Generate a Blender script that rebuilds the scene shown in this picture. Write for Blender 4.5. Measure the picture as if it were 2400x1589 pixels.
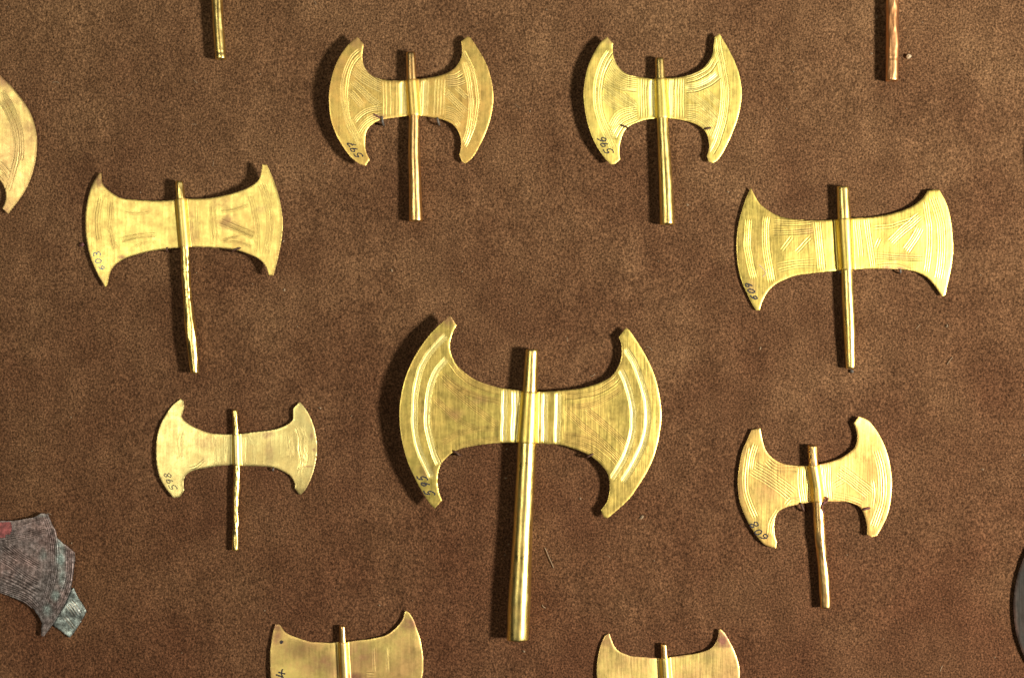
import bpy, math, random
import numpy as np
from mathutils import Vector

# ------------------------------------------------------------------ clear
for o in list(bpy.data.objects):
    bpy.data.objects.remove(o, do_unlink=True)
scene = bpy.context.scene
C = scene.collection

# ------------------------------------------------------------------ camera
S = 0.00014                 # metres per photograph pixel on the suede
W, H = 2400.0, 1589.0
FOC = 60.0
DIST = W * S * FOC / 36.0   # camera height above the suede
DPX = DIST / S
cam_d = bpy.data.cameras.new('camera')
cam_d.lens = FOC
cam_d.sensor_width = 36.0
cam_d.clip_start = 0.01
cam_d.clip_end = 20.0
cam = bpy.data.objects.new('camera', cam_d)
C.objects.link(cam)
cam.location = (0, 0, DIST)
cam.rotation_euler = (0, 0, 0)
scene.camera = cam

# ------------------------------------------------------------------ light
world = bpy.data.worlds.new('World')
scene.world = world
world.use_nodes = True
bg = world.node_tree.nodes['Background']
bg.inputs['Color'].default_value = (1.0, 0.93, 0.8, 1)
bg.inputs['Strength'].default_value = 0.007


def area(name, loc, target, size, power, col):
    d = bpy.data.lights.new(name, 'AREA')
    d.shape = 'DISK'
    d.size = size
    d.energy = power
    d.color = col
    o = bpy.data.objects.new(name, d)
    C.objects.link(o)
    o.location = loc
    v = Vector(target) - Vector(loc)
    o.rotation_euler = v.to_track_quat('-Z', 'Y').to_euler()
    return o


# two copy-stand lamps, the stronger one to the right
area('copy_lamp_right', (0.61, -0.09, 0.59), (0.0, 0.0, 0), 0.12, 9.7, (1.0, 0.90, 0.75))
area('copy_lamp_left', (-0.31, 0.04, 0.60), (-0.05, 0.0, 0), 0.26, 0.85, (1.0, 0.92, 0.72))

vs = scene.view_settings
vs.view_transform = 'Standard'
vs.look = 'None'
vs.exposure = 0.38
vs.gamma = 1.0
scene.render.engine = 'CYCLES'


# ------------------------------------------------------------------ noise
def vnoise(x, y, seed=0):
    """smooth value noise in -1..1 on unit lattice"""
    rs = np.random.RandomState(seed)
    T = rs.rand(64, 64) * 2 - 1
    xi = np.floor(x).astype(int); yi = np.floor(y).astype(int)
    fx = x - xi; fy = y - yi
    fx = fx * fx * fx * (fx * (fx * 6 - 15) + 10)
    fy = fy * fy * fy * (fy * (fy * 6 - 15) + 10)
    a = T[xi % 64, yi % 64]; b = T[(xi + 1) % 64, yi % 64]
    c = T[xi % 64, (yi + 1) % 64]; d = T[(xi + 1) % 64, (yi + 1) % 64]
    return (a * (1 - fx) + b * fx) * (1 - fy) + (c * (1 - fx) + d * fx) * fy


# ------------------------------------------------------------------ materials
def nodes(name):
    m = bpy.data.materials.new(name)
    m.use_nodes = True
    nt = m.node_tree
    p = nt.nodes['Principled BSDF']
    return m, nt, p


def N(nt, t, **kw):
    n = nt.nodes.new(t)
    for k, v in kw.items():
        if hasattr(n, k):
            setattr(n, k, v)
        else:
            n.inputs[k].default_value = v
    return n


def L(nt, a, b):
    nt.links.new(a, b)


def px_coords(nt, scale=(1, 1, 1), rot=0.0):
    """object coordinates counted in photograph pixels"""
    tc = N(nt, 'ShaderNodeTexCoord')
    mp = N(nt, 'ShaderNodeMapping')
    mp.inputs['Scale'].default_value = tuple(k / S for k in scale)
    mp.inputs['Rotation'].default_value = (0, 0, rot)
    L(nt, tc.outputs['Object'], mp.inputs['Vector'])
    return mp.outputs['Vector']


def noise(nt, vec, scale, detail=3.0, rough=0.55):
    n = N(nt, 'ShaderNodeTexNoise')
    n.inputs['Scale'].default_value = scale
    n.inputs['Detail'].default_value = detail
    n.inputs['Roughness'].default_value = rough
    L(nt, vec, n.inputs['Vector'])
    return n.outputs['Fac']


def ramp(nt, fac, stops):
    r = N(nt, 'ShaderNodeValToRGB')
    e = r.color_ramp.elements
    while len(e) < len(stops):
        e.new(0.5)
    for el, (p, c) in zip(e, stops):
        el.position = p
        el.color = c if len(c) == 4 else (*c, 1)
    L(nt, fac, r.inputs['Fac'])
    return r.outputs['Color']


def mix(nt, fac, a, b, mode='MIX'):
    m = N(nt, 'ShaderNodeMix', data_type='RGBA', blend_type=mode)
    if isinstance(fac, float):
        m.inputs[0].default_value = fac
    else:
        L(nt, fac, m.inputs[0])
    for s, i in ((a, 6), (b, 7)):
        if isinstance(s, tuple):
            m.inputs[i].default_value = (*s, 1) if len(s) == 3 else s
        else:
            L(nt, s, m.inputs[i])
    return m.outputs[2]


def maprange(nt, fac, a, b, c, d):
    m = N(nt, 'ShaderNodeMapRange')
    for i, v in enumerate((a, b, c, d)):
        m.inputs[1 + i].default_value = v
    L(nt, fac, m.inputs[0])
    return m.outputs[0]


def metal(name, base, warm, stain=(0.42, 0.2, 0.14), rough=0.385, patch=0.5, brush=0.3, ang=0.1, shaft=False, grime=(0.62, 0.30, 0.14), speck=0.0):
    """hammered sheet metal: base alloy colour, warmer patches, dirt in the attribute 'stain'"""
    m, nt, p = nodes(name)
    v = px_coords(nt)
    big = noise(nt, v, 0.011, 4, 0.6)
    mid = noise(nt, v, 0.05, 4, 0.6)
    fine = noise(nt, v, 0.16, 2, 0.6)
    c = mix(nt, maprange(nt, big, 0.40, 0.66, 0.0, patch), base, warm)
    c = mix(nt, maprange(nt, mid, 0.48, 0.70, 0.0, 0.22 if 'olive' in name else 0.5), c, warm)
    at = N(nt, 'ShaderNodeAttribute', attribute_name='stain')
    brk = maprange(nt, mid, 0.3, 0.6, 0.35, 1.0)
    mu = N(nt, 'ShaderNodeMath', operation='MULTIPLY')
    L(nt, at.outputs['Fac'], mu.inputs[0]); L(nt, brk, mu.inputs[1])
    c = mix(nt, mu.outputs[0], c, stain)
    # burnished strokes are cleaner, wide bands have their glint painted in, dirty strokes keep grime
    ln = N(nt, 'ShaderNodeAttribute', attribute_name='line')
    c = mix(nt, maprange(nt, ln.outputs['Fac'], 0.0, 1.0, 0.0, 0.9), c, tuple(min(1.0, k * 0.55 + q) for k, q in zip(base, (0.45, 0.42, 0.22))))
    c = mix(nt, maprange(nt, ln.outputs['Fac'], 0.0, -1.0, 0.0, 0.7), c, grime)
    c = mix(nt, 1.0, c, ramp(nt, fine, [(0.3, (0.88, 0.86, 0.84)), (0.7, (1, 1, 1))]), 'MULTIPLY')
    if speck:
        sp = noise(nt, v, 0.11, 4, 0.7)
        c = mix(nt, speck, c, ramp(nt, sp, [(0.34, (0.35, 0.33, 0.33)), (0.52, (1, 1, 1)), (0.68, (2.1, 2.1, 2.15))]), 'MULTIPLY')
    L(nt, c, p.inputs['Base Color'])
    p.inputs['Metallic'].default_value = 1.0
    # brushed scratches
    vb = px_coords(nt, (0.17, 0.012, 0.1), ang)
    sc = noise(nt, vb, 1.0, 3, 0.6)
    vb2 = px_coords(nt, (0.13, 0.01, 0.1), ang + 0.9)
    sc2 = noise(nt, vb2, 1.0, 2, 0.6)
    ad = N(nt, 'ShaderNodeMath', operation='ADD')
    L(nt, sc, ad.inputs[0])
    s3 = N(nt, 'ShaderNodeMath', operation='MULTIPLY'); s3.inputs[1].default_value = 0.4
    L(nt, sc2, s3.inputs[0]); L(nt, s3.outputs[0], ad.inputs[1])
    ad2 = N(nt, 'ShaderNodeMath', operation='ADD')
    s4 = N(nt, 'ShaderNodeMath', operation='MULTIPLY'); s4.inputs[1].default_value = 0.25
    L(nt, fine, s4.inputs[0]); L(nt, ad.outputs[0], ad2.inputs[0]); L(nt, s4.outputs[0], ad2.inputs[1])
    r0 = N(nt, 'ShaderNodeMath', operation='ADD')
    r = N(nt, 'ShaderNodeMath', operation='ADD')
    L(nt, maprange(nt, mid, 0.3, 0.7, rough - 0.05, rough + 0.06), r.inputs[0])
    L(nt, maprange(nt, sc, 0.3, 0.7, -0.05, 0.05), r0.inputs[0])
    L(nt, maprange(nt, ln.outputs['Fac'], 0.0, 1.0, 0.0, 0.05), r0.inputs[1])
    L(nt, r0.outputs[0], r.inputs[1])
    L(nt, r.outputs[0], p.inputs['Roughness'])
    b = N(nt, 'ShaderNodeBump')
    b.inputs['Strength'].default_value = brush
    b.inputs['Distance'].default_value = 1.0 * S
    L(nt, ad2.outputs[0], b.inputs['Height'])
    L(nt, b.outputs['Normal'], p.inputs['Normal'])
    return m


def plain(name, col, rough=0.8, var=0.25, scale=0.2):
    m, nt, p = nodes(name)
    f = noise(nt, px_coords(nt), scale, 3, 0.6)
    dark = tuple(k * (1 - var) for k in col)
    lite = tuple(min(1, k * (1 + var)) for k in col)
    L(nt, ramp(nt, f, [(0.3, dark), (0.7, lite)]), p.inputs['Base Color'])
    p.inputs['Roughness'].default_value = rough
    return m


def suede_mat():
    m, nt, p = nodes('brown_suede')
    v = px_coords(nt)
    patch = noise(nt, v, 0.0042, 3, 0.55)
    cloud = noise(nt, v, 0.016, 4, 0.6)
    g1 = noise(nt, v, 0.24, 3, 0.65)
    nap = noise(nt, px_coords(nt, (0.019, 0.0055, 0.01), 0.75), 1.0, 4, 0.62)
    # brushed nap: slightly slanting short strokes
    g2 = noise(nt, px_coords(nt, (0.22, 0.11, 0.1), 0.6), 1.0, 2, 0.6)
    # brighter light towards the top painted in: redder below, paler olive above
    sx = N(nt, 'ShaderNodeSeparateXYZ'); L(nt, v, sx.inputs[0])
    light_and_patch = N(nt, 'ShaderNodeMath', operation='ADD')
    L(nt, maprange(nt, sx.outputs['Y'], -900, 900, 0.0, 0.75), light_and_patch.inputs[0])
    L(nt, maprange(nt, patch, 0.3, 0.7, -0.2, 0.4), light_and_patch.inputs[1])
    base = ramp(nt, light_and_patch.outputs[0], [(0.0, (0.099, 0.0435, 0.0215)), (0.45, (0.120, 0.060, 0.0295)), (1.0, (0.178, 0.099, 0.049))])
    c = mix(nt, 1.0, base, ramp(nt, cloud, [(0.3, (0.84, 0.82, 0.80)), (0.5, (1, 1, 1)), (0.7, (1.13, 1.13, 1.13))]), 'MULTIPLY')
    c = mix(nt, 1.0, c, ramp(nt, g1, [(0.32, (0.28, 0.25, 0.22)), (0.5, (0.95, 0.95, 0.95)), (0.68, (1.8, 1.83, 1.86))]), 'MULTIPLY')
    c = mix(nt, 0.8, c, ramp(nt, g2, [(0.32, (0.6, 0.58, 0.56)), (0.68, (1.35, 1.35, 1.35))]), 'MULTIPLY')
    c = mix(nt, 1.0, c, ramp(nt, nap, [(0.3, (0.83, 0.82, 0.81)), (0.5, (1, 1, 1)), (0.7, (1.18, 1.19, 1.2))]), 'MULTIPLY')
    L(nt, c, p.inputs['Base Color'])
    p.inputs['Roughness'].default_value = 0.95
    p.inputs['Specular IOR Level'].default_value = 0.1
    p.inputs['Sheen Weight'].default_value = 0.15
    p.inputs['Sheen Roughness'].default_value = 0.5
    p.inputs['Sheen Tint'].default_value = (0.8, 0.55, 0.35, 1)
    b = N(nt, 'ShaderNodeBump')
    b.inputs['Strength'].default_value = 0.55
    b.inputs['Distance'].default_value = 5 * S
    ad = N(nt, 'ShaderNodeMath', operation='ADD')
    L(nt, g1, ad.inputs[0]); L(nt, g2, ad.inputs[1])
    L(nt, ad.outputs[0], b.inputs['Height'])
    L(nt, b.outputs['Normal'], p.inputs['Normal'])
    return m


M = {
    'olive': metal('olive_gold', (0.81, 0.66, 0.176), (0.82, 0.54, 0.167), patch=0.35, rough=0.40),
    'yolive': metal('yellow_olive_gold', (0.82, 0.675, 0.176), (0.82, 0.56, 0.167), patch=0.4, rough=0.42),
    'amber': metal('amber_gold', (0.91, 0.69, 0.216), (0.86, 0.53, 0.173), patch=0.7, rough=0.44),
    'orange': metal('orange_gold', (0.987, 0.756, 0.221), (0.924, 0.588, 0.177), patch=0.7, rough=0.45),
    'yellow': metal('yellow_gold', (0.987, 0.84, 0.229), (0.945, 0.693, 0.192), patch=0.45, rough=0.45),
    'bright': metal('bright_gold', (0.91, 0.765, 0.246), (0.88, 0.62, 0.211), patch=0.5, rough=0.46),
    'pale': metal('pale_gold', (0.97, 0.85, 0.36), (0.88, 0.67, 0.26), patch=0.6, rough=0.42),
    'pink': metal('pink_gold', (0.98, 0.79, 0.267), (0.87, 0.55, 0.238), patch=0.75, rough=0.45),
    'rose': metal('rose_gold', (0.96, 0.77, 0.289), (0.86, 0.59, 0.267), patch=0.75, rough=0.45),
    'copper': metal('copper_red', (0.90, 0.52, 0.25), (0.78, 0.36, 0.15), patch=0.6, rough=0.41, shaft=True),
    'gold_shaft': metal('gold_shaft', (0.99, 0.83, 0.30), (0.92, 0.64, 0.22), patch=0.5, rough=0.33, shaft=True, brush=0.35),
    'orange_shaft': metal('orange_gold_shaft', (0.99, 0.72, 0.31), (0.90, 0.52, 0.20), patch=0.6, rough=0.34, shaft=True, brush=0.35),
    'bronze': metal('grey_bronze', (0.30, 0.215, 0.205), (0.205, 0.185, 0.185), stain=(0.34, 0.44, 0.43), patch=0.9, speck=0.9, rough=0.52, brush=1.0, ang=0.7, grime=(0.07, 0.055, 0.05)),
    'patina': metal('green_patina', (0.36, 0.45, 0.45), (0.46, 0.5, 0.48), stain=(0.4, 0.5, 0.5), patch=0.9, speck=0.9, rough=0.42, brush=1.0),
    'silver': metal('dull_silver', (0.03, 0.03, 0.028), (0.025, 0.025, 0.024), patch=0.6, rough=0.5),
    'ink': plain('black_ink', (0.020, 0.018, 0.024), 0.6),
    'ink_blue': plain('blue_ink', (0.20, 0.27, 0.30), 0.6),
    'ink_grey': plain('faded_ink', (0.13, 0.12, 0.07), 0.6),
    'pin': plain('brown_pin', (0.075, 0.035, 0.02), 0.6),
    'pin_grey': plain('grey_pin', (0.12, 0.11, 0.10), 0.45),
    'thread': plain('purple_brown_thread', (0.16, 0.06, 0.055), 0.8),
    'red': plain('red_paint', (0.24, 0.065, 0.065), 0.6, 0.6, 0.12),
    'crumb': plain('pale_crumb', (0.55, 0.43, 0.28), 0.9),
    'lint': plain('pale_lint', (0.30, 0.22, 0.14), 0.9),
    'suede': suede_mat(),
}


# ------------------------------------------------------------------ mesh helpers
def new_mesh(name, verts, faces, mat, parent=None, smooth=True):
    me = bpy.data.meshes.new(name)
    me.from_pydata(verts, [], faces)
    me.materials.append(mat)
    me.update()
    if smooth:
        me.shade_smooth()
    o = bpy.data.objects.new(name, me)
    C.objects.link(o)
    if parent is not None:
        o.parent = parent
    return o


def spline(pts, closed=True, step=2.0):
    """Catmull-Rom through points, broken at points that carry a third value (corners)"""
    P = [(p[0], p[1]) for p in pts]
    K = [len(p) > 2 for p in pts]
    n = len(P)
    out = []
    rng = range(n if closed else n - 1)
    for i in rng:
        j = (i + 1) % n
        p1 = np.array(P[i]); p2 = np.array(P[j])
        if K[i] or (not closed and i == 0):
            p0 = 2 * p1 - p2
        else:
            p0 = np.array(P[i - 1])
        if K[j] or (not closed and j == n - 1):
            p3 = 2 * p2 - p1
        else:
            p3 = np.array(P[(j + 1) % n])
        m = max(2, int(np.hypot(*(p2 - p1)) / step))
        t = np.arange(m)[:, None] / m
        q = 0.5 * ((2 * p1) + (-p0 + p2) * t + (2 * p0 - 5 * p1 + 4 * p2 - p3) * t ** 2 + (-p0 + 3 * p1 - 3 * p2 + p3) * t ** 3)
        out.append(q)
    if not closed:
        out.append(np.array([P[-1]]))
    return np.vstack(out)


def seg_dist(px, py, A, B, want_near=False):
    """distance from points to a set of segments, loop over segments with running minimum"""
    best = np.full(px.shape, 1e9)
    sgn = np.zeros(px.shape)
    nx = np.zeros(px.shape); ny = np.zeros(px.shape)
    run = 0.0
    for (ax, ay), (bx, by) in zip(A, B):
        dx, dy = bx - ax, by - ay
        l2 = dx * dx + dy * dy + 1e-12
        t = np.clip(((px - ax) * dx + (py - ay) * dy) / l2, 0, 1)
        qx = ax + t * dx; qy = ay + t * dy
        d = (px - qx) ** 2 + (py - qy) ** 2
        k = d < best
        best = np.where(k, d, best)
        if want_near:
            nx = np.where(k, qx, nx); ny = np.where(k, qy, ny)
        else:
            sgn = np.where(k, np.sign(dx * (py - ay) - dy * (px - ax)), sgn)
            nx = np.where(k, run + t * math.sqrt(l2), nx)
            run += math.sqrt(l2)
    return np.sqrt(best), sgn, nx, ny


def inside(px, py, poly):
    r = np.zeros(px.shape, bool)
    x1, y1 = poly[-1]
    for x2, y2 in poly:
        if y1 != y2:
            c = ((y1 > py) != (y2 > py)) & (px < (x2 - x1) * (py - y1) / (y2 - y1) + x1)
            r ^= c
        x1, y1 = x2, y2
    return r


def smax(a, b, k):
    h = np.clip(0.5 + 0.5 * (a - b) / k, 0, 1)
    return b * (1 - h) + a * h + k * h * (1 - h)


def thing(name, label, cat, loc, group=None):
    o = bpy.data.objects.new(name, None)
    o.empty_display_size = 0.01
    C.objects.link(o)
    o.location = loc
    o['label'] = label
    o['category'] = cat
    if group:
        o['group'] = group
    return o


def tag(o, label, cat, group=None):
    o['label'] = label
    o['category'] = cat
    if group:
        o['group'] = group
    return o


DIGITS = {
    '0': [[(.5, 1), (.15, .8), (.1, .45), (.2, .1), (.5, 0), (.8, .15), (.9, .5), (.8, .85), (.5, 1)]],
    '3': [[(.1, .9), (.45, 1), (.8, .85), (.75, .6), (.4, .52), (.8, .42), (.85, .15), (.5, 0), (.08, .1)]],
    '4': [[(.6, 0), (.55, .5), (.65, 1)], [(.55, 1), (.05, .4), (.95, .38)]],
    '5': [[(.9, 1), (.3, .98), (.2, .58), (.6, .62), (.88, .38), (.7, .06), (.35, 0), (.08, .12)]],
    '6': [[(.8, 1), (.35, .75), (.12, .35), (.3, .02), (.7, .02), (.88, .28), (.65, .5), (.3, .42), (.15, .3)]],
    '7': [[(.05, .92), (.5, .98), (.92, .96), (.6, .5), (.4, 0)], [(.25, .5), (.78, .5)]],
    '8': [[(.5, .52), (.2, .72), (.35, .98), (.7, .97), (.8, .74), (.5, .52), (.15, .3), (.25, .04), (.7, .02), (.88, .28), (.5, .52)]],
    '9': [[(.85, .75), (.6, .5), (.25, .55), (.15, .82), (.4, 1), (.75, .95), (.85, .72), (.75, .35), (.55, 0)]],
}


class Axe:
    """one double axe; everything is given in photograph pixels of a crop (origin o, factor f)"""

    def __init__(self, label, o, f, outline, shaft, mat, smat, z=(20, 20, 20, 20), k=6.0, bands=(), bends=(),
                 stains=(), h=1.35, lift=0.0, seed=1, wave=1.3, crumple=0.12, group='double axes laid out on the suede',
                 zc=-0.15, mirror=None, name='double_axe', rings=(), ltone=0.5, flare=(-2.0, 1.5, 14)):
        self.o, self.f = o, f
        self.ltone = ltone
        self.flare = flare
        conv = self.conv
        pts = [(*conv(p[0], p[1]), *p[2:]) for p in outline]
        self.outline = spline(pts, True, 2.0)
        st = np.array([(*conv(a, b), w / f) for a, b, w in shaft])
        self.st = st
        self.rmax = st[:, 2].max() / 2
        self.zs = self.rmax + lift
        self.zc = self.zs + zc * self.rmax
        self.z4 = z
        self.kk = k
        self.seed = seed
        self.wave = wave
        self.bends = [(*conv(b[0], b[1]), b[2], b[3], b[4]) for b in bends]
        self.x0, self.x1 = self.outline[:, 0].min(), self.outline[:, 0].max()
        self.y0, self.y1 = self.outline[:, 1].min(), self.outline[:, 1].max()
        base_px = ((self.x0 + self.x1) / 2, (self.y0 + self.y1) / 2)
        self.c = base_px
        self.kp = 1 - self.zc / DPX          # the axe lies this much nearer to the camera than the suede
        loc = ((base_px[0] - W / 2) * S * self.kp, (H / 2 - base_px[1]) * S * self.kp, 0)
        self.root = thing(name, label, 'axe', loc, group)
        self.blade = self.make_blade(bands, stains, M[mat], h)
        self.shaft = self.make_shaft(M[smat], crumple, rings)

    def conv(self, x, y):
        return (self.o[0] + x / self.f, self.o[1] + y / self.f)

    def local(self, x, y, z):
        return np.stack([(x - self.c[0]) * S * self.kp, (self.c[1] - y) * S * self.kp, z * S], -1)

    def axis(self, y):
        return np.interp(y, self.st[:, 1], self.st[:, 0]), np.interp(y, self.st[:, 1], self.st[:, 2]) / 2

    def Z(self, x, y):
        x = np.asarray(x, float); y = np.asarray(y, float)
        cx, r = self.axis(y)
        d = x - cx
        tl = np.clip(-d / (self.c[0] - self.x0), 0, 1.2)
        tr = np.clip(d / (self.x1 - self.c[0]), 0, 1.2)
        ty = np.clip((y - self.y0) / (self.y1 - self.y0), 0, 1)
        zl = self.z4[0] * (1 - ty) + self.z4[1] * ty
        zr = self.z4[2] * (1 - ty) + self.z4[3] * ty
        s = lambda t: t
        z = self.zc + (zl - self.zc) * s(tl) + (zr - self.zc) * s(tr)
        z = z + self.wave * vnoise(x / 95, y / 120, self.seed) + 0.5 * self.wave * vnoise(x / 42 + 7, y / 50, self.seed + 1) \
            + 0.06 * self.wave * vnoise(x / 13, y / 13 + 5, self.seed + 2)
        R = r + 2.4
        al, ar, lw = self.flare
        z = z + np.where(d < 0, al, ar) * np.exp(-np.maximum(np.abs(d) - R * 0.8, 0) / lw)
        circ = self.zs + np.sqrt(np.maximum(R * R - d * d, 0)) - np.maximum(np.abs(d) - R, 0) * 3
        z = smax(z, circ, self.kk)
        for bx, by, ang, slope, soft in self.bends:
            q = (x - bx) * math.cos(ang) + (y - by) * math.sin(ang)
            near = np.exp(-(((x - bx) ** 2 + (y - by) ** 2) / 55.0 ** 2) ** 2)
            z = z - slope * soft * np.logaddexp(0, q / soft) * near
        return np.maximum(z, 3.4)

    def make_blade(self, bands, stains, mat, h):
        pol = self.outline
        gx = np.arange(self.x0 - 2 * h, self.x1 + 2 * h, h)
        gy = np.arange(self.y0 - 2 * h, self.y1 + 2 * h, h)
        X, Y = np.meshgrid(gx, gy, indexing='ij')
        A = pol; B = np.roll(pol, -1, axis=0)
        ins = inside(X, Y, pol)
        # near band: cells within a few pixels of the outline, found from the outline samples
        near = np.zeros(X.shape, bool)
        for ax, ay in pol:
            i = int((ax - gx[0]) / h); j = int((ay - gy[0]) / h)
            near[max(0, i - 4):i + 6, max(0, j - 4):j + 6] = True
        ii = np.where(near)
        d, _, nx, ny = seg_dist(X[ii], Y[ii], A, B, True)
        sd = np.where(ins, 9.0, -9.0)
        sd[ii] = np.where(ins[ii], d, -d)
        NX = X.copy(); NY = Y.copy()
        NX[ii] = nx; NY[ii] = ny
        keepv = sd > -0.5 * h
        snap = keepv & (sd < 0.5 * h)
        cell = keepv[:-1, :-1] & keepv[1:, :-1] & keepv[1:, 1:] & keepv[:-1, 1:]
        Xs = np.where(snap, NX, X); Ys = np.where(snap, NY, Y)
        used = np.zeros(X.shape, bool)
        used[:-1, :-1] |= cell; used[1:, :-1] |= cell; used[1:, 1:] |= cell; used[:-1, 1:] |= cell
        idx = -np.ones(X.shape, int)
        idx[used] = np.arange(used.sum())
        x = Xs[used]; y = Ys[used]; e = sd[used]
        z = self.Z(x, y)
        # chased line bands
        g = np.zeros(x.shape)
        lin = np.zeros(x.shape)
        wob = 0.9 * vnoise(x / 24, y / 24, self.seed + 9)
        fade = 0.92 + 0.3 * vnoise(x / 38, y / 38, self.seed + 11)
        for bd in bands:
            pts, n, sp, depth = bd[:4]
            chan = bd[4] if len(bd) > 4 else 0.0
            cp = spline([self.conv(*p) for p in pts], False, 8.0)
            half = n * sp / 2 + 12
            lo = cp.min(0) - half; hi = cp.max(0) + half
            k = np.where((x > lo[0]) & (x < hi[0]) & (y > lo[1]) & (y < hi[1]))[0]
            if len(k) == 0:
                continue
            dd, sg, arc, _ = seg_dist(x[k], y[k], cp[:-1], cp[1:])
            tot = np.hypot(*np.diff(cp, axis=0).T).sum()
            endf = np.clip(np.minimum(arc, tot - arc) / 9.0, 0, 1)
            endf = endf * endf * (3 - 2 * endf)
            t = dd * sg + wob[k]
            acc = np.zeros(t.shape)
            for q in range(n):
                tq = (q - (n - 1) / 2) * sp
                vary = 0.8 + 0.35 * math.sin(q * 2.4 + len(pts))
                acc += vary * (np.exp(-((t - tq) / 1.3) ** 2) - 0.5 * np.exp(-((t - tq) / 2.6) ** 2))
            pos = np.clip(sum(np.exp(-((t - (q - (n - 1) / 2) * sp) / 1.1) ** 2) for q in range(n)), 0, 1)
            lv = self.ltone * pos * fade[k] * endf
            if chan > 0.6:
                lv = 0.95 * np.exp(-(t / (n * sp / 2 + 0.5)) ** 6) * endf  # bright reflection of a wide channel painted as a pale fill
            lin[k] = np.where(np.abs(lv) > np.abs(lin[k]), lv, lin[k])
            g[k] -= depth * 1.25 * acc * fade[k] * endf
            if chan:
                hw = n * sp / 2 + 1.0
                g[k] -= chan * (0.95 + 0.25 * vnoise(arc / 60, arc * 0 + len(pts) + n + 0.5, self.seed)) * endf * (np.exp(-(t / (0.75 * hw)) ** 2) - 0.5 * np.exp(-(t / (1.5 * hw)) ** 2)) * 2.0
        z = z + g
        z = z - 0.9 * np.exp(-np.maximum(e, 0) / 1.6)
        stn = np.zeros(x.shape)
        for sx, sy, rx, ry, a in stains:
            px, py = self.conv(sx, sy)
            q = ((x - px) / (rx / self.f)) ** 2 + ((y - py) / (ry / self.f)) ** 2
            stn = np.maximum(stn, a * np.exp(-q ** 1.5))
        stn = np.maximum(stn, 0.35 * np.exp(-np.maximum(e, 0) / 4.0) * (0.5 + 0.5 * vnoise(x / 30, y / 30, self.seed + 4)))
        c = np.where(cell)
        i, j = c
        quads = np.stack([idx[i, j], idx[i, j + 1], idx[i + 1, j + 1], idx[i + 1, j]], -1)
        nv = len(x)
        # boundary loops
        ed = {}
        for a, b in ((0, 1), (1, 2), (2, 3), (3, 0)):
            pass
        E = np.concatenate([quads[:, [0, 1]], quads[:, [1, 2]], quads[:, [2, 3]], quads[:, [3, 0]]])
        key = E.min(1).astype(np.int64) * (nv + 1) + E.max(1)
        u, first, cnt = np.unique(key, return_index=True, return_counts=True)
        bnd = E[first[cnt == 1]]
        nxt = {}
        for a, b in bnd:
            nxt.setdefault(int(a), []).append(int(b))
        loops = []
        while nxt:
            s0 = next(iter(nxt)); cur = s0; lp = []
            while cur in nxt:
                lp.append(cur)
                bs = nxt[cur]
                b = bs.pop()
                if not bs:
                    del nxt[cur]
                cur = b
                if cur == s0:
                    break
            if len(lp) > 20:
                loops.append(lp)
        V = self.local(x, y, z)
        F = quads.tolist()
        th = 3.0
        verts = [V]
        base = nv
        for lp in loops:
            lp = np.array(lp)
            top = self.local(x[lp], y[lp], z[lp])
            bot = self.local(x[lp], y[lp], np.maximum(z[lp] - th, 0.6))
            m = len(lp)
            verts += [top, bot]
            for q in range(m):
                w = (q + 1) % m
                F.append((base + w, base + q, base + m + q, base + m + w))
            base += 2 * m
        verts.append(self.local(x, y, np.maximum(z - th, 0.6)))
        F += (quads[:, ::-1] + base).tolist()
        V = np.vstack(verts)
        me = bpy.data.meshes.new('blade')
        me.from_pydata(V.tolist(), [], F)
        me.materials.append(mat)
        at = me.attributes.new('stain', 'FLOAT', 'POINT')
        full = np.zeros(len(V)); full[:nv] = stn
        at.data.foreach_set('value', full)
        at = me.attributes.new('line', 'FLOAT', 'POINT')
        full[:nv] = lin
        at.data.foreach_set('value', full)
        me.update()
        me.shade_smooth()
        ob = bpy.data.objects.new('blade', me)
        C.objects.link(ob)
        ob.parent = self.root
        return ob

    def make_shaft(self, mat, crumple, rings):
        st = self.st
        ys = np.arange(st[0, 1], st[-1, 1] + 0.1, 3.0)
        # smooth interpolation of the stations
        cx = np.interp(ys, st[:, 1], st[:, 0]); r = np.interp(ys, st[:, 1], st[:, 2]) / 2
        ker = np.hanning(15); ker /= ker.sum()
        pad = lambda a: np.convolve(np.pad(a, 7, mode='reflect', reflect_type='odd'), ker, 'valid')
        cx, r = pad(cx), pad(r)
        n = 40
        th = np.linspace(0, 2 * math.pi, n, endpoint=False)
        T, YY = np.meshgrid(th, ys)
        R = np.repeat(r[:, None], n, 1)
        CX = np.repeat(cx[:, None], n, 1)
        R = R + crumple * (1.5 * vnoise(np.cos(T) * 2 + 9, YY / 30 + np.sin(T) * 2, self.seed + 20)
                           + 0.7 * vnoise(np.cos(T) * 3 + 4, YY / 11 + np.sin(T) * 3, self.seed + 21))
        # rolled sheet: the free edge of the sheet makes one long step
        sa = 0.62 + 0.12 * np.sin(ys / 55.0 + self.seed)
        step = ((T - sa[:, None]) % (2 * math.pi))
        R = R + 1.4 * (1 - step / (2 * math.pi)) - 0.7
        for ry, dep in rings:
            R = R - dep * np.exp(-((YY - self.conv(0, ry)[1]) / 1.6) ** 2)
        # soft ends
        R = R - 1.2 * np.exp(-(YY - ys[0]) / 2.0) - 0.8 * np.exp(-(ys[-1] - YY) / 2.0)
        # inside the socket stay a little under the sheet
        V = self.local(CX + R * np.cos(T), YY, np.maximum(self.zs + R * np.sin(T), 0.15)).reshape(-1, 3)
        F = []
        m = len(ys)
        a = (np.arange(m - 1)[:, None] * n + np.arange(n)[None, :])
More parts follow.
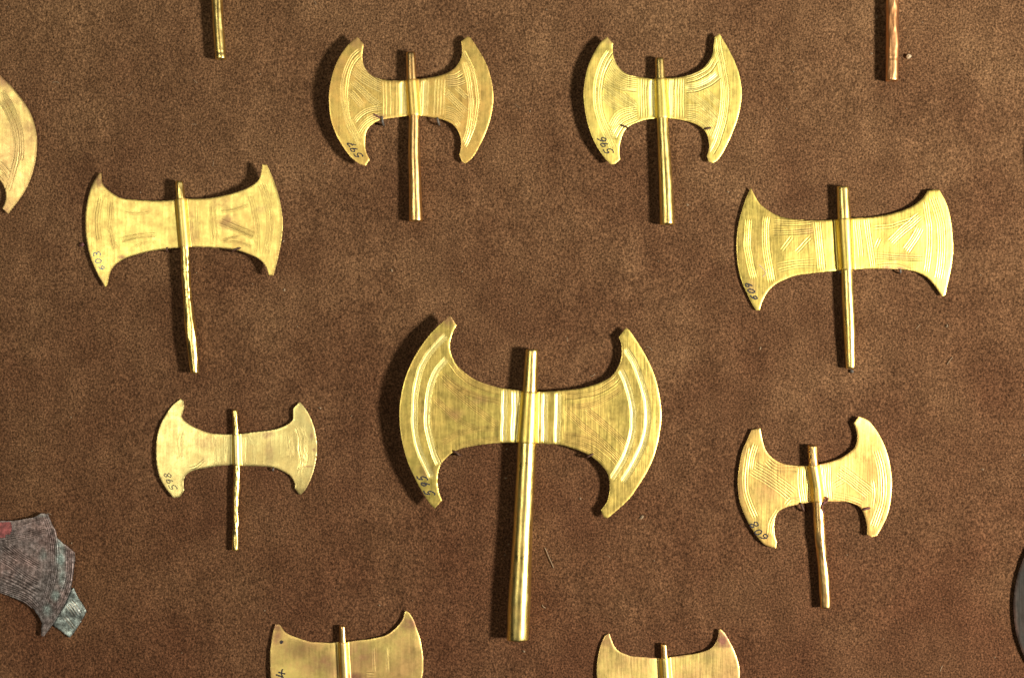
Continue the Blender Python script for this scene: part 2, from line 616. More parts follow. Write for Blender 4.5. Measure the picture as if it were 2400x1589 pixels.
        b = (np.arange(m - 1)[:, None] * n + (np.arange(n)[None, :] + 1) % n)
        F = np.stack([a, b, b + n, a + n], -1).reshape(-1, 4).tolist()
        # open tube ends: wall and dark bore
        verts = [V]
        base = len(V)
        for row, sgn in ((0, 1), (m - 1, -1)):
            ring = V[row * n:(row + 1) * n]
            cc = ring.mean(0)
            inner = cc + (ring - cc) * 0.72
            deep = inner.copy(); deep[:, 1] += -sgn * 10 * S
            verts += [inner, deep]
            for q in range(n):
                w = (q + 1) % n
                f1 = (row * n + q, row * n + w, base + w, base + q)
                f2 = (base + q, base + w, base + n + w, base + n + q)
                if sgn > 0:
                    f1, f2 = f1[::-1], f2[::-1]
                F += [f1, f2]
            f3 = tuple(base + n + q for q in range(n))
            F.append(f3[::-1] if sgn > 0 else f3)
            base += 2 * n
        V = np.vstack(verts)
        return new_mesh('shaft', V.tolist(), F, mat, self.root)

    def ribbon(self, name, strokes, wpx, mat, up=0.45):
        """pen strokes lying on the sheet; strokes in photograph pixels"""
        verts, faces = [], []
        for s in strokes:
            p = spline(s, False, 0.8) if len(s) > 2 else np.array(s, float)
            t = np.gradient(p, axis=0)
            t /= np.hypot(t[:, 0], t[:, 1])[:, None] + 1e-9
            nrm = np.stack([-t[:, 1], t[:, 0]], -1)
            wv = wpx / 2 * (1 + 0.25 * np.sin(np.arange(len(p)) * 0.9 + p[0, 0]))[:, None]
            rows = []
            for off, du in ((-1, 0.0), (0, 0.12), (1, 0.0)):
                q = p + nrm * wv * off
                z = self.Z(q[:, 0], q[:, 1]) + up + du
                rows.append(self.local(q[:, 0], q[:, 1], z))
            b = len(verts)
            for i in range(len(p)):
                verts += [rows[0][i], rows[1][i], rows[2][i]]
            for i in range(len(p) - 1):
                for c in (0, 1):
                    a = b + 3 * i + c
                    faces.append((a, a + 3, a + 4, a + 1))
        return new_mesh(name, [tuple(v) for v in verts], faces, mat, self.blade)

    def number(self, text, centres, d, u, size, wpx, mat):
        """digits written one by one at photograph pixel positions; d = reading direction, u = up of the slanting hand"""
        d = np.array(d) / np.hypot(*d); u = np.array(u) / np.hypot(*u)
        for ch, (px, py, k) in zip(text, centres):
            strokes = []
            for st in DIGITS[ch]:
                strokes.append([tuple(np.array((px, py)) + d * (a - .5) * size[0] * k + u * (b - .5) * size[1] * k) for a, b in st])
            self.ribbon('digit', strokes, wpx, mat)


def tube(name, path, rad, mat, label=None, cat=None, group=None, parent=None, n=7, at=None):
    """bent rod through 3-D points given in photograph pixels (x, y, z)"""
    P = np.array(path, float)
    t = np.linspace(0, len(P) - 1, (len(P) - 1) * 5 + 1)
    Q = np.stack([np.interp(t, np.arange(len(P)), P[:, k]) for k in range(3)], -1)
    if len(Q) > 6:
        Q[1:-1] = (Q[:-2] + 2 * Q[1:-1] + Q[2:]) / 4
    c = P[0]
    ox, oy = (c[0] - W / 2) * S, (H / 2 - c[1]) * S
    L3 = np.stack([(Q[:, 0] - c[0]) * S, (c[1] - Q[:, 1]) * S, Q[:, 2] * S], -1)
    verts, faces = [], []
    m = len(L3)
    for i in range(m):
        d = L3[min(i + 1, m - 1)] - L3[max(i - 1, 0)]
        d /= np.linalg.norm(d) + 1e-12
        a = np.cross(d, (0.3, 0.2, 1.0)); a /= np.linalg.norm(a) + 1e-12
        b = np.cross(d, a)
        rr = rad * S * (0.55 if i in (0, m - 1) else 1.0)
        for q in range(n):
            th = 2 * math.pi * q / n
            verts.append(tuple(L3[i] + rr * (math.cos(th) * a + math.sin(th) * b)))
    for i in range(m - 1):
        for q in range(n):
            w = (q + 1) % n
            faces.append((i * n + q, i * n + w, (i + 1) * n + w, (i + 1) * n + q))
    faces.append(tuple(range(n))[::-1]); faces.append(tuple((m - 1) * n + q for q in range(n)))
    o = new_mesh(name, verts, faces, mat)
    o.location = (ox, oy, 0)
    if label:
        tag(o, label, cat, group)
    return o


# ------------------------------------------------------------------ the suede board
def make_suede():
    nx, ny = 300, 220
    xs = np.linspace(-2600, 2600, nx); ys = np.linspace(-1900, 1900, ny)
    X, Y = np.meshgrid(xs, ys, indexing='ij')
    Z = -1.2 + 1.1 * vnoise(X / 170 + 30, Y / 150 + 30, 77) + 0.0 * X
    Z = np.minimum(Z, 0)
    V = np.stack([X * S, Y * S, Z * S], -1).reshape(-1, 3)
    i, j = np.meshgrid(np.arange(nx - 1), np.arange(ny - 1), indexing='ij')
    a = i * ny + j
    F = np.stack([a, a + ny, a + ny + 1, a + 1], -1).reshape(-1, 4).tolist()
    # sides and back of the covered board
    b = len(V)
    t = 140 * S
    X0, X1, Y0, Y1 = xs[0] * S, xs[-1] * S, ys[0] * S, ys[-1] * S
    V = np.vstack([V, [(X0, Y0, -2 * S), (X1, Y0, -2 * S), (X1, Y1, -2 * S), (X0, Y1, -2 * S),
                       (X0, Y0, -t), (X1, Y0, -t), (X1, Y1, -t), (X0, Y1, -t)]])
    for q in range(4):
        w = (q + 1) % 4
        F.append((b + w, b + q, b + 4 + q, b + 4 + w))
    F.append((b + 7, b + 6, b + 5, b + 4))
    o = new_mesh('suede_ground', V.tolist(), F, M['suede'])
    o['kind'] = 'structure'
    o['label'] = 'mottled brown suede covering the display board'
    return o


make_suede()

# ------------------------------------------------------------------ the axes
D1, D2 = 0.95, 1.45      # groove depths in pixels


def vlines(xs, y0, y1, dep=D1, tilt=0):
    return [([(x, y0), (x + tilt / 2, (y0 + y1) / 2), (x + tilt, y1)], 1, 1, dep) for x in xs]


# --- axe inked 595
a595 = Axe('largest gold double axe with broad engraved bands, one horn inked 595', (900, 700), 2.851,
    [(445,112,1),(340,205),(255,310),(190,420),(140,545),(112,680),(106,780),(115,900),(135,1000),(165,1100),(205,1190),(250,1275),(300,1355),(340,1400,1),
     (388,1345,1),(368,1290),(358,1225),(362,1165),(378,1110),(410,1070),(460,1025),(520,1000),(600,982),(690,970),(790,962),(900,962),(1020,966),(1100,972),
     (1180,978),(1260,1000),(1340,1030),(1400,1065),(1450,1110),(1490,1160),(1508,1215),(1508,1290),(1490,1360),(1450,1415,1),(1470,1462,1),(1495,1470,1),
     (1560,1415),(1640,1340),(1710,1240),(1770,1140),(1815,1030),(1845,900),(1857,790),(1850,690),(1825,560),(1790,460),(1740,360),(1690,280),(1650,220),(1622,192,1),
     (1572,255,1),(1590,320),(1588,390),(1570,450),(1530,510),(1480,545),(1400,578),(1300,602),(1190,613),(1100,620),(1025,622),(940,618),(860,606),(780,596),
     (700,575),(620,545),(550,500),(490,445),(455,385),(440,320),(455,240),(485,178,1)],
    [(990,338,85),(976,615,103),(957,965,129),(929,1530,131),(905,2010,154),(893,2281,148)],
    'olive', 'gold_shaft', z=(50, 46, 15, 20), k=5, seed=3, wave=0.9, zc=0.15, ltone=-0.45,
    bands=[([(425,240),(300,370),(240,490),(212,620),(205,740),(208,860),(225,960),(255,1050),(290,1130),(325,1200)], 4, 3.6, 1.2, 0.8),
           ([(425,395),(350,490),(312,600),(295,720),(292,830),(310,930),(335,1030),(370,1115)], 4, 3.6, 1.2, 0.8),
           ([(1615,330),(1680,440),(1725,560),(1755,680),(1765,790),(1755,890),(1730,980),(1690,1070),(1640,1160),(1590,1230)], 4, 3.6, 1.2, 0.8),
           ([(1580,470),(1620,560),(1650,660),(1668,760),(1665,860),(1645,960),(1610,1060),(1560,1150),(1515,1210)], 4, 3.6, 1.2, 0.8),
           ([(806,600),(804,780),(798,962)], 4, 3.4, 1.2, 0.8),
           ([(880,612),(878,780),(872,962)], 5, 3.4, 1.2, 0.8),
           ([(1076,622),(1074,780),(1072,966)], 4, 3.6, 1.2, 0.8),
           ([(1165,620),(1162,780),(1155,974)], 4, 3.6, 1.2, 1.0),
           ([(450,415),(520,505),(620,575),(700,602),(785,622)], 5, 3.6, 1.3),
           ([(385,500),(450,560),(540,620),(650,660),(780,690)], 4, 3.6, 1.3),
           ([(390,545),(500,640),(620,740),(770,850)], 4, 3.6, 1.3),
           ([(340,665),(430,750),(520,820),(620,870)], 4, 3.6, 1.3),
           ([(385,965),(460,915),(560,880),(680,866),(775,858)], 4, 3.6, 1.3),
           ([(475,1005),(560,968),(680,945),(775,935)], 4, 3.6, 1.3),
           ([(1195,650),(1300,642),(1420,615),(1520,560),(1570,510)], 5, 3.6, 1.3),
           ([(1195,722),(1350,715),(1480,670),(1590,600)], 4, 3.6, 1.3),
           ([(1345,735),(1440,810),(1540,900),(1625,990)], 4, 3.6, 1.3),
           ([(1205,735),(1320,845),(1450,950),(1585,1080)], 4, 3.6, 1.3),
           ([(1190,912),(1300,925),(1420,970),(1510,1040),(1570,1105)], 4, 3.6, 1.3),
           ([(1190,950),(1290,968),(1400,1015),(1480,1085)], 4, 3.6, 1.3)],
    stains=[(430,140,60,50,.8),(290,1150,60,40,.6),(640,680,60,30,.5),(470,770,60,40,.4),(360,260,40,40,.4)])
a595.number('595', [(1007.2,1153.8,1.05),(998.3,1134,.9),(990.6,1119.3,1.0)], (-.5,-.87), (-1,-.08), (12.5, 22), 3.1, M['ink'])

# --- axe inked 597
a597 = Axe('orange gold double axe with fine engraved line bands, one horn inked 597', (740, 60), 3.2667,
    [(322,95,1),(260,150),(200,230),(155,320),(125,420),(108,530),(110,640),(125,740),(160,840),(210,930),(265,1005),(330,1060),(383,1080,1),(415,1030,1),
     (385,960),(380,890),(390,820),(420,775),(470,740),(540,718),(620,706),(710,692),(800,692),(870,702),(960,718),(1020,740),(1065,775),(1100,830),(1112,890),
     (1108,950),(1098,988,1),(1118,1040,1),(1145,1058,1),(1200,1010),(1255,920),(1305,810),(1340,700),(1358,590),(1355,480),(1330,360),(1290,260),(1240,175),(1190,100),
     (1163,82,1),(1112,122,1),(1120,180),(1115,240),(1085,300),(1040,345),(980,375),(900,395),(800,410),(700,418),(610,424),(520,418),(450,398),(400,360),(370,310),(360,240),(370,150,1)],
    [(727,205,72),(735,412,82),(755,690,85),(753,950,92),(760,1200,97),(767,1500,107)],
    'orange', 'orange_shaft', z=(42, 35, 18, 13), k=6, zc=0.2, ltone=1.0, seed=13, wave=1.7,
    bands=[([(345,190),(290,240),(245,330),(215,430),(208,530),(220,640),(245,750),(285,835),(345,935)], 2, 4.6, D2, 0.3),
           ([(350,235),(300,290),(265,380),(250,480),(245,580),(260,690),(300,800),(350,890)], 2, 4.6, D2, 0.3),
           ([(1125,190),(1180,290),(1220,400),(1240,520),(1240,640),(1220,760),(1180,860),(1140,940)], 2, 4.6, D2, 0.3),
           ([(1132,270),(1165,380),(1185,490),(1192,600),(1187,720),(1165,830),(1130,915)], 3, 4.6, D2, 0.3)]
          + [([(662, 424), (664, 560), (668, 700)], 4, 3.4, 0.7, 0.9), ([(835, 412), (830, 560), (822, 700)], 4, 3.4, 0.7, 0.9)] + vlines((520, 543, 575, 620), 422, 705, 0.8, 6) + vlines((815, 838, 868, 920, 945, 968, 992), 400, 705, 0.8, -14)
          + [([(310,270),(370,345),(440,400),(515,440)], 4, 4.2, D2),
             ([(285,345),(370,425),(450,470),(515,500)], 4, 4.2, D2),
             ([(280,430),(490,625)], 4, 4.2, D2), ([(265,510),(372,628)], 4, 4.2, D2),
             ([(292,755),(350,690),(430,650),(515,640)], 3, 4.2, D2), ([(325,840),(370,770),(440,718),(505,698)], 4, 4.2, D2),
             ([(995,402),(1070,392),(1130,350)], 3, 4.2, D2), ([(995,450),(1080,440),(1152,412)], 4, 4.2, D2),
             ([(1070,470),(1165,562)], 3, 4.2, D2), ([(990,505),(1160,672)], 4, 4.2, D2),
             ([(985,640),(1060,660),(1135,725)], 4, 4.2, D2), ([(985,690),(1060,715),(1112,785)], 3, 4.2, D2)],
    stains=[(320,130,70,60,.7),(480,700,60,20,.9),(190,300,50,40,.3),(1060,440,70,60,.35),(1180,560,20,80,.3)])
a597.number('597', [(841.3,365.4,1.0),(831.6,353.2,.95),(826.0,341.3,1.0)], (-.55,-.83), (-1,.12), (13, 17), 2.6, M['ink'])

# --- axe inked 596
a596 = Axe('yellow gold double axe, densely engraved wings, one horn inked 596', (1330, 60), 3.2667,
    [(302,90,1),(245,145),(200,220),(160,310),(135,410),(122,520),(130,630),(150,740),(185,850),(230,940),(285,1020),(330,1068,1),(365,1060),(402,1028,1),
     (395,960),(405,890),(430,820),(470,775),(530,745),(600,722),(690,712),(780,712),(860,722),(940,740),(1010,770),(1055,810),(1080,870),(1085,940),(1068,1000,1),
     (1085,1045,1),(1115,1053,1),(1160,1020),(1215,930),(1265,820),(1305,710),(1330,590),(1335,490),(1315,370),(1280,270),(1235,180),(1185,95),(1165,62,1),(1130,85,1),
     (1120,150),(1115,210),(1090,265),(1050,315),(1000,350),(930,380),(850,398),(750,406),(660,408),(590,402),(510,390),(440,365),(390,320),(355,255),(345,190),(348,140,1)],
    [(706,250,66),(712,405,78),(728,708,92),(738,900,96),(754,1200,108),(765,1530,115)],
    'yellow', 'gold_shaft', z=(33, 27, 19, 14), k=6, zc=0.1, ltone=1.0, seed=23, wave=1.7,
    bands=[([(330,195),(280,270),(245,360),(225,460),(220,560),(235,670),(265,760),(305,850),(355,950)], 4, 4.0, D2, 0.4),
           ([(335,250),(295,320),(265,400),(255,500),(250,600),(270,700),(315,800),(365,880)], 2, 4.4, D2, 0.3),
           ([(1150,90),(1165,200),(1190,320),(1210,430),(1215,540),(1205,660),(1180,780),(1140,900),(1095,985)], 4, 4.2, D2, 0.4),
           ([(1140,200),(1170,330),(1185,430),(1188,540),(1178,660),(1150,790),(1115,880)], 2, 4.4, D2, 0.2)]
          + [([(648, 408), (648, 560), (650, 712)], 4, 3.4, 0.7, 1.1), ([(800, 408), (800, 560), (800, 712)], 3, 3.4, 0.7, 0.8)] + vlines((548, 566, 584, 602), 402, 716, 0.8, 4) + vlines((765, 785, 812, 835, 855, 875, 892), 402, 716, 0.8, -2)
          + [([(325,262),(385,350),(450,392),(540,412)], 4, 4.2, D2), ([(290,335),(360,420),(440,462),(540,478)], 5, 4.4, D2),
             ([(285,400),(330,450),(420,490),(540,505)], 2, 4.2, D2),
             ([(270,455),(390,545),(535,640)], 4, 4.2, D2), ([(420,520),(535,615)], 2, 4.2, D2), ([(265,535),(340,600),(440,655)], 5, 4.4, D2),
             ([(330,790),(380,705),(450,665),(540,650)], 4, 4.4, D2), ([(345,860),(400,765),(470,720),(540,690)], 5, 4.4, D2),
             ([(900,410),(990,385),(1080,330),(1135,250)], 5, 4.2, D2, 0.3), ([(900,485),(1000,470),(1090,430),(1165,370)], 5, 4.2, D2, 0.9),
             ([(1050,500),(1180,620)], 4, 4.0, D1), ([(920,510),(1050,610),(1165,730)], 5, 4.0, D2),
             ([(900,630),(1000,635),(1090,690),(1150,760)], 4, 4.2, D2), ([(900,690),(990,710),(1080,770),(1120,850)], 5, 4.2, D2)],
    stains=[(310,110,50,40,.6),(420,775,40,14,.9),(1075,790,30,14,.8)])
a596.number('596', [(1426.2,355.5,1.1),(1417,340.8,.95),(1410,328.7,1.0)], (-.5,-.87), (-1,.12), (13, 18), 2.6, M['ink'])

# --- axe inked 603
a603 = Axe('bright gold double axe with slender bent shaft, one horn inked 603 in blue', (170, 360), 2.904,
    [(172,128,1),(140,180),(118,230),(95,310),(80,410),(80,510),(90,600),(110,690),(140,770),(180,850),(218,910,1),(232,890,1),(240,840),(260,790),(300,745),(360,710),
     (440,685),(540,662),(650,648),(740,640),(830,636),(930,640),(1050,648),(1130,662),(1200,685),(1260,712),(1300,745),(1325,785),(1340,832,1),(1370,832,1),
     (1385,780),(1405,700),(1425,600),(1435,500),(1432,420),(1415,320),(1390,230),(1360,150),(1330,82,1),(1298,80,1),(1285,155),(1260,195),(1200,235),(1120,265),(1030,288),
     (930,305),(830,308),(740,306),(690,315),(600,322),(500,318),(400,312),(330,302),(270,272),(225,235),(195,195),(188,130,1)],
    [(728,188,50),(738,300,62),(768,645,66),(775,850,62),(785,990,60),(805,1180,78),(820,1330,76),(835,1495,58)],
    'bright', 'gold_shaft', z=(9, 9, 34, 30), flare=(2, 2, 20), k=8, lift=8, ltone=-0.2, seed=33, wave=1.6, crumple=0.55, rings=[(750,1.2),(800,1.0),(935,1.0),(985,1.6)],
    bands=[([(185,290),(165,400),(162,500),(175,600)], 3, 5.5, D1), ([(265,320),(255,420),(255,520),(290,660)], 3, 5.0, D1),
           ([(1215,285),(1245,400),(1262,520),(1258,680)], 3, 4.2, D1, 0.6), ([(1290,200),(1330,320),(1350,430),(1345,560),(1320,700)], 4, 5.0, D1),
           ([(845,330),(850,480),(862,600)], 2, 4.5, D1), ([(955,345),(965,480),(975,600)], 3, 4.0, D1),
           ([(810,440),(818,540),(828,620)], 2, 4, D1),
           ([(340,400),(440,410),(540,395)], 2, 4.5, D1), ([(320,590),(430,560),(570,545)], 3, 4.5, D1), ([(410,635),(500,610),(580,605)], 2, 4.5, D1),
           ([(1000,400),(1100,385),(1210,350)], 2, 4.5, D1), ([(1000,460),(1120,510),(1250,570)], 4, 5.0, D1), ([(1010,600),(1130,610),(1240,640)], 2, 4, D1),
           ([(1020,590),(1150,570)], 2, 4, D1)],
    bends=[(1300,165,-1.75,-0.16,4),(170,215,-2.0,0.1,3),(185,870,1.9,-0.1,3)],
    stains=[(165,180,60,70,.9),(1065,470,70,60,.6),(1040,340,120,50,.3),(820,500,40,140,.45),(1290,380,40,30,.5),(330,705,30,14,.7),(200,860,30,30,.5),(680,650,30,8,.9)])
a603.number('603', [(235.3,627.3,.85),(227.8,611.6,.95),(224.8,595.6,1.1)], (-.1,-1), (-1,.08), (11.5, 15), 2.1, M['ink_blue'])

# --- axe inked 609
a609 = Axe('olive gold double axe with thick wide shaft top, one horn inked 609', (1700, 410), 3.266,
    [(197,98,1),(160,180),(125,290),(100,400),(90,500),(92,620),(105,720),(130,820),(165,900),(205,985),(238,1038,1),(265,1035,1),(285,970),(330,890),(390,835),(460,800),
     (540,770),(640,757),(760,742),(860,735),(960,728),(1050,720),(1150,718),(1260,720),(1370,725),(1450,740),(1530,775),(1590,830),(1640,900),(1665,933,1),(1685,920,1),
     (1705,830),(1730,710),(1745,590),(1742,490),(1730,370),(1710,270),(1680,190),(1638,115,1),(1595,113,1),(1548,122,1),(1520,165),(1480,205),(1420,245),(1350,275),(1270,298),
     (1170,318),(1080,328),(980,332),(860,340),(760,347),(650,347),(530,338),(450,325),(380,300),(320,262),(270,222),(240,180,1)],
    [(898,90,98),(908,335,104),(930,730,90),(938,950,95),(950,1200,92),(957,1490,70)],
    'yolive', 'gold_shaft', z=(7, 8, 14, 12), ltone=0.4, flare=(-5, 1.5, 20), k=8, seed=43, wave=1.2,
    bands=[([(185,330),(175,450),(178,580),(200,700),(225,800)], 4, 4.6, D2), ([(320,310),(312,450),(322,600),(345,730),(362,820)], 4, 4.8, D2),
           ([(1535,200),(1555,330),(1568,470),(1560,620),(1540,750)], 3, 5.2, D2), ([(1585,165),(1630,290),(1655,430),(1662,560),(1650,690),(1630,800)], 4, 5.0, D2),
           ([(705,350),(715,480),(730,620),(745,735)], 4, 4.8, D2), ([(1080,335),(1100,470),(1120,600),(1135,715)], 3, 4.8, D2),
           ([(1012,340),(1025,480),(1040,640)], 3, 4.5, D1),
           ([(370,362),(520,372),(680,355)], 3, 5, D1), ([(355,440),(500,440),(680,420)], 3, 5, D1),
           ([(390,690),(520,670),(690,655)], 2, 5, D1), ([(400,735),(540,705),(700,700)], 2, 5, D1),
           ([(430,590),(520,470)], 2, 6, D1), ([(540,600),(660,470)], 2, 6, D1),
           ([(1260,525),(1360,430),(1500,310)], 4, 5.0, D2), ([(1380,590),(1430,520),(1500,400)], 4, 5.0, D2), ([(1150,570),(1190,480)], 2, 6, D1),
           ([(1140,620),(1300,630),(1520,640)], 3, 5, D1), ([(1150,690),(1300,685),(1450,720)], 2, 5, D1), ([(1130,410),(1280,390),(1460,335)], 2, 6, D1)],
    stains=[(1240,708,50,14,.9),(1330,712,60,8,.9),(200,860,50,60,.5),(1090,470,30,60,.4),(600,430,90,30,.5),(1330,620,140,30,.4)])
a609.number('609', [(1767.3,696.8,.95),(1761.3,681.9,1.0),(1756.4,669.3,1.0)], (-.1,-1), (-1,-.2), (9.5, 16.5), 3.2, M['ink'])
a609.ribbon('scratch_mark', [[a609.conv(262,688), a609.conv(310,745), a609.conv(290,780)]], 2.0, M['crumb'])

# --- axe inked 598
a598 = Axe('small pale gold double axe with thin stick shaft, one horn inked 598', (340, 910), 3.921,
    [(320,97,1),(255,150),(200,220),(150,310),(118,400),(103,490),(100,600),(110,710),(130,800),(165,880),(215,950),(262,1005,1),(320,1000,1),(340,970,1),(358,935,1),
     (352,880),(358,830),(390,785),(450,752),(540,735),(640,718),(740,708),(830,706),(930,714),(1040,716),(1150,725),(1220,742),(1290,775),(1340,810),(1365,850,1),(1380,885,1),
     (1375,920,1),(1412,975,1),(1430,978,1),(1470,935),(1515,850),(1550,750),(1572,640),(1578,530),(1565,420),(1535,310),(1490,215),(1440,145),(1420,125,1),(1360,185,1),(1360,285,1),
     (1330,318),(1270,352),(1200,375),(1110,390),(1020,400),(910,415),(800,422),(700,420),(620,415),(560,400),(490,372),(420,338),(360,295),(333,255,1),(355,180,1),(345,110,1)],
    [(828,195,45),(838,400,52),(848,720,56),(845,900,62),(838,1020,52),(835,1250,58),(833,1490,60)],
    'pale', 'gold_shaft', z=(5, 12, 6, 11), ltone=0.3, k=7, lift=2, seed=53, wave=1.5, crumple=0.7, rings=[(850,1.0),(1290,0.9),(415,-1.2)],
    bands=[([(1330,430),(1340,540),(1350,640)], 3, 4.6, D1), ([(1390,340),(1420,450),(1420,560),(1440,680),(1420,780)], 2, 5, D2), ([(1450,340),(1478,460),(1475,600),(1460,740)], 2, 5, D2),
           ([(340,380),(320,500),(335,650)], 2, 7, D1), ([(655,430),(660,560),(665,700)], 3, 4.6, D1), ([(735,430),(735,560),(730,700)], 2, 5, D1),
           ([(905,430),(905,560),(910,705)], 3, 5, D1), ([(960,430),(1000,560),(1010,700)], 2, 5, D1),
           ([(400,740),(480,720),(560,650)], 2, 5, D1)],
    bends=[(250,270,-1.6,0.14,3),(1415,925,1.5,0.2,3)],
    stains=[(1130,430,60,40,.7),(1145,580,40,120,.5),(540,500,120,60,.45),(1530,440,16,40,.7),(1550,565,14,16,.8),(1500,718,40,8,.8),(560,660,50,50,.3)])
a598.number('598', [(405.7,1141.5,1.1),(398.6,1127.8,1.0),(393,1113.5,1.0)], (-.4,-.92), (-1,.0), (12, 15.5), 2.2, M['ink_grey'])

# --- axe inked 608
a608 = Axe('orange gold double axe with dented shaft and uneven horns, one inked 608', (1700, 950), 3.1357,
    [(195,180,1),(165,250),(130,330),(108,430),(95,540),(98,640),(115,730),(150,820),(195,905),(250,985),(300,1030),(372,1052,1),(380,1005,1),(365,960),(360,890),(370,820),(400,775),
     (460,745),(540,728),(620,714),(710,706),(800,706),(880,708),(940,720),(990,750),(1020,800),(1040,880),(1040,945,1),(1070,965,1),(1110,955,1),(1150,890),(1190,800),(1212,700),
     (1222,580),(1215,480),(1195,370),(1160,270),(1110,180),(1050,110),(980,82,1),(943,130,1),(965,190),(970,250),(950,310),(900,355),(840,390),(770,415),(690,432),(600,443),
     (510,442),(440,432),(380,408),(330,370),(295,320),(275,255),(258,168,1)],
    [(640,292,76),(645,435,72),(672,600,70),(680,715,78),(695,950,88),(710,1100,78),(728,1300,82),(735,1490,78)],
    'amber', 'orange_shaft', z=(6, 10, 12, 20), ltone=0.5, k=7, lift=2, seed=63, wave=1.5, crumple=0.4, rings=[(1050,0.8)],
    bands=[([(185,300),(160,430),(150,560),(170,690),(230,830)], 3, 5.5, D1), ([(230,280),(200,380),(185,480)], 3, 5, D1),
           ([(1110,320),(1150,460),(1160,600),(1145,740),(1085,900)], 4, 5.5, D1), ([(1080,540),(1095,640),(1080,760)], 2, 5, D1),
           ([(560,450),(555,570),(575,720)], 3, 5, D1), ([(600,450),(598,570),(610,710)], 2, 5, D1), ([(735,440),(725,560),(745,700)], 3, 4, D1), ([(770,430),(768,560),(775,700)], 2, 4, D1),
           ([(200,460),(340,540),(500,660)], 6, 6, D1), ([(300,400),(380,460),(540,470)], 3, 6, D1), ([(440,740),(480,690),(550,690)], 2, 6, D1),
           ([(830,470),(930,540),(1070,650)], 6, 5, D1), ([(790,590),(880,540)], 3, 6, D1), ([(790,660),(900,680),(1010,720)], 3, 6, D1),
           ([(330,960),(345,860),(400,760)], 3, 5, D1)],
    bends=[(960,150,-2.4,-0.18,4),(1070,915,1.5,-0.2,2.5)],
    stains=[(310,640,100,100,.35),(1135,265,30,40,.5),(110,630,30,90,.4),(1020,678,14,12,.7),(140,330,30,40,.4),(730,430,60,10,.7)])
a608.number('608', [(1790.5,1258,1.0),(1777.6,1247.1,.95),(1768.1,1229.9,1.05)], (-.5,-.87), (-.92,.38), (13, 17), 2.8, M['ink'])

# --- pink-stained axe with the inked 4
a4 = Axe('pink stained gold double axe with a dark spot and an inked 4', (600, 1400), 5.384,
    [(240,340,1),(215,430),(195,540),(180,660),(175,760),(180,900),(190,1018),(215,1150),(260,1290),(300,1390,1),(335,1370,1),(370,1280),(450,1200),(570,1150),(740,1120),(950,1110),
     (1150,1105),(1350,1110),(1520,1130),(1680,1180),(1790,1260),(1850,1360,1),(1900,1390,1),(1980,1250),(2060,1100),(2105,950),(2110,800),(2100,680),(2070,520),(2030,400),(1990,290),
     (1940,205),(1895,165,1),(1870,200,1),(1855,265),(1800,345),(1730,415),(1640,475),(1530,505),(1400,530),(1300,538),(1150,558),(1050,560),(950,572),(830,565),(700,558),(600,530),
     (520,505),(445,480),(365,435),(320,375,1),(295,345,1)],
    [(1090,350,75),(1100,555,85),(1132,1120,95),(1150,1700,110),(1160,2150,125)],
    'pink', 'orange_shaft', flare=(-4, 1.5, 16), z=(5, 15, 7, 16), k=9, seed=73, wave=1.7,
    bands=[([(1480,600),(1490,760),(1500,950)], 2, 5, D1), ([(1650,600),(1660,760),(1665,950)], 2, 5, D1), ([(1380,960),(1500,965)], 2, 5, D1)],
    bends=[(460,500,-2.4,0.06,4)],
    stains=[(265,370,70,60,1.0),(320,560,30,26,1.2),(900,850,260,140,.7),(520,640,180,120,.5),(1320,720,240,160,.6),(1920,330,130,100,.9),(1250,1000,120,60,.9),(260,500,70,90,.7)])
def q4(*p):
    return [a4.conv(*c) for c in p]
a4.ribbon('digit', [q4((335,898),(322,955),(345,1012)), q4((280,938),(330,950),(370,960)), q4((252,968),(300,985),(340,1000))], 3.4, M['ink'])
a4.ribbon('spot', [q4((305,548),(318,560),(332,572))], 7.5, M['ink'])

# --- plain axe with the brown horn
aplain = Axe('plain gold double axe without engraving, one horn tip dark brown', (1370, 1440), 5.9225,
    [(338,262,1),(285,300),(240,390),(205,500),(180,640),(170,780),(175,880),(190,1000),(230,1150),(290,1290,1),(340,1300,1),(380,1200),(480,1130),(640,1080),(850,1060),(1100,1050),
     (1400,1060),(1650,1100),(1780,1180),(1840,1290,1),(1900,1320,1),(2000,1200),(2090,1060),(2140,920),(2150,800),(2140,700),(2100,560),(2050,440),(1980,310),(1920,225),(1880,195,1),
     (1865,215,1),(1855,290),(1830,370),(1780,440),(1710,490),(1620,520),(1500,548),(1380,562),(1250,580),(1130,595),(1050,605),(940,600),(850,592),(740,585),(640,575),(560,545),
     (490,515),(430,460),(390,390),(360,310),(350,270,1)],
    [(1100,398,86),(1112,590,95),(1142,1060,105),(1150,1700,120),(1158,2300,140)],
    'pink', 'orange_shaft', flare=(-4, 2, 15), z=(5, 13, 12, 16), k=11, seed=83, wave=0.9, bends=[(1960,455,-1.55,-0.02,2)],
    stains=[(1940,330,130,115,1.3),(1940,420,160,40,.9),(330,330,110,100,.8),(960,600,120,16,1.0),(1320,575,90,18,.8),(1720,560,120,70,.5)])  # brown horn tip: dark reflection of its fold put into the colour

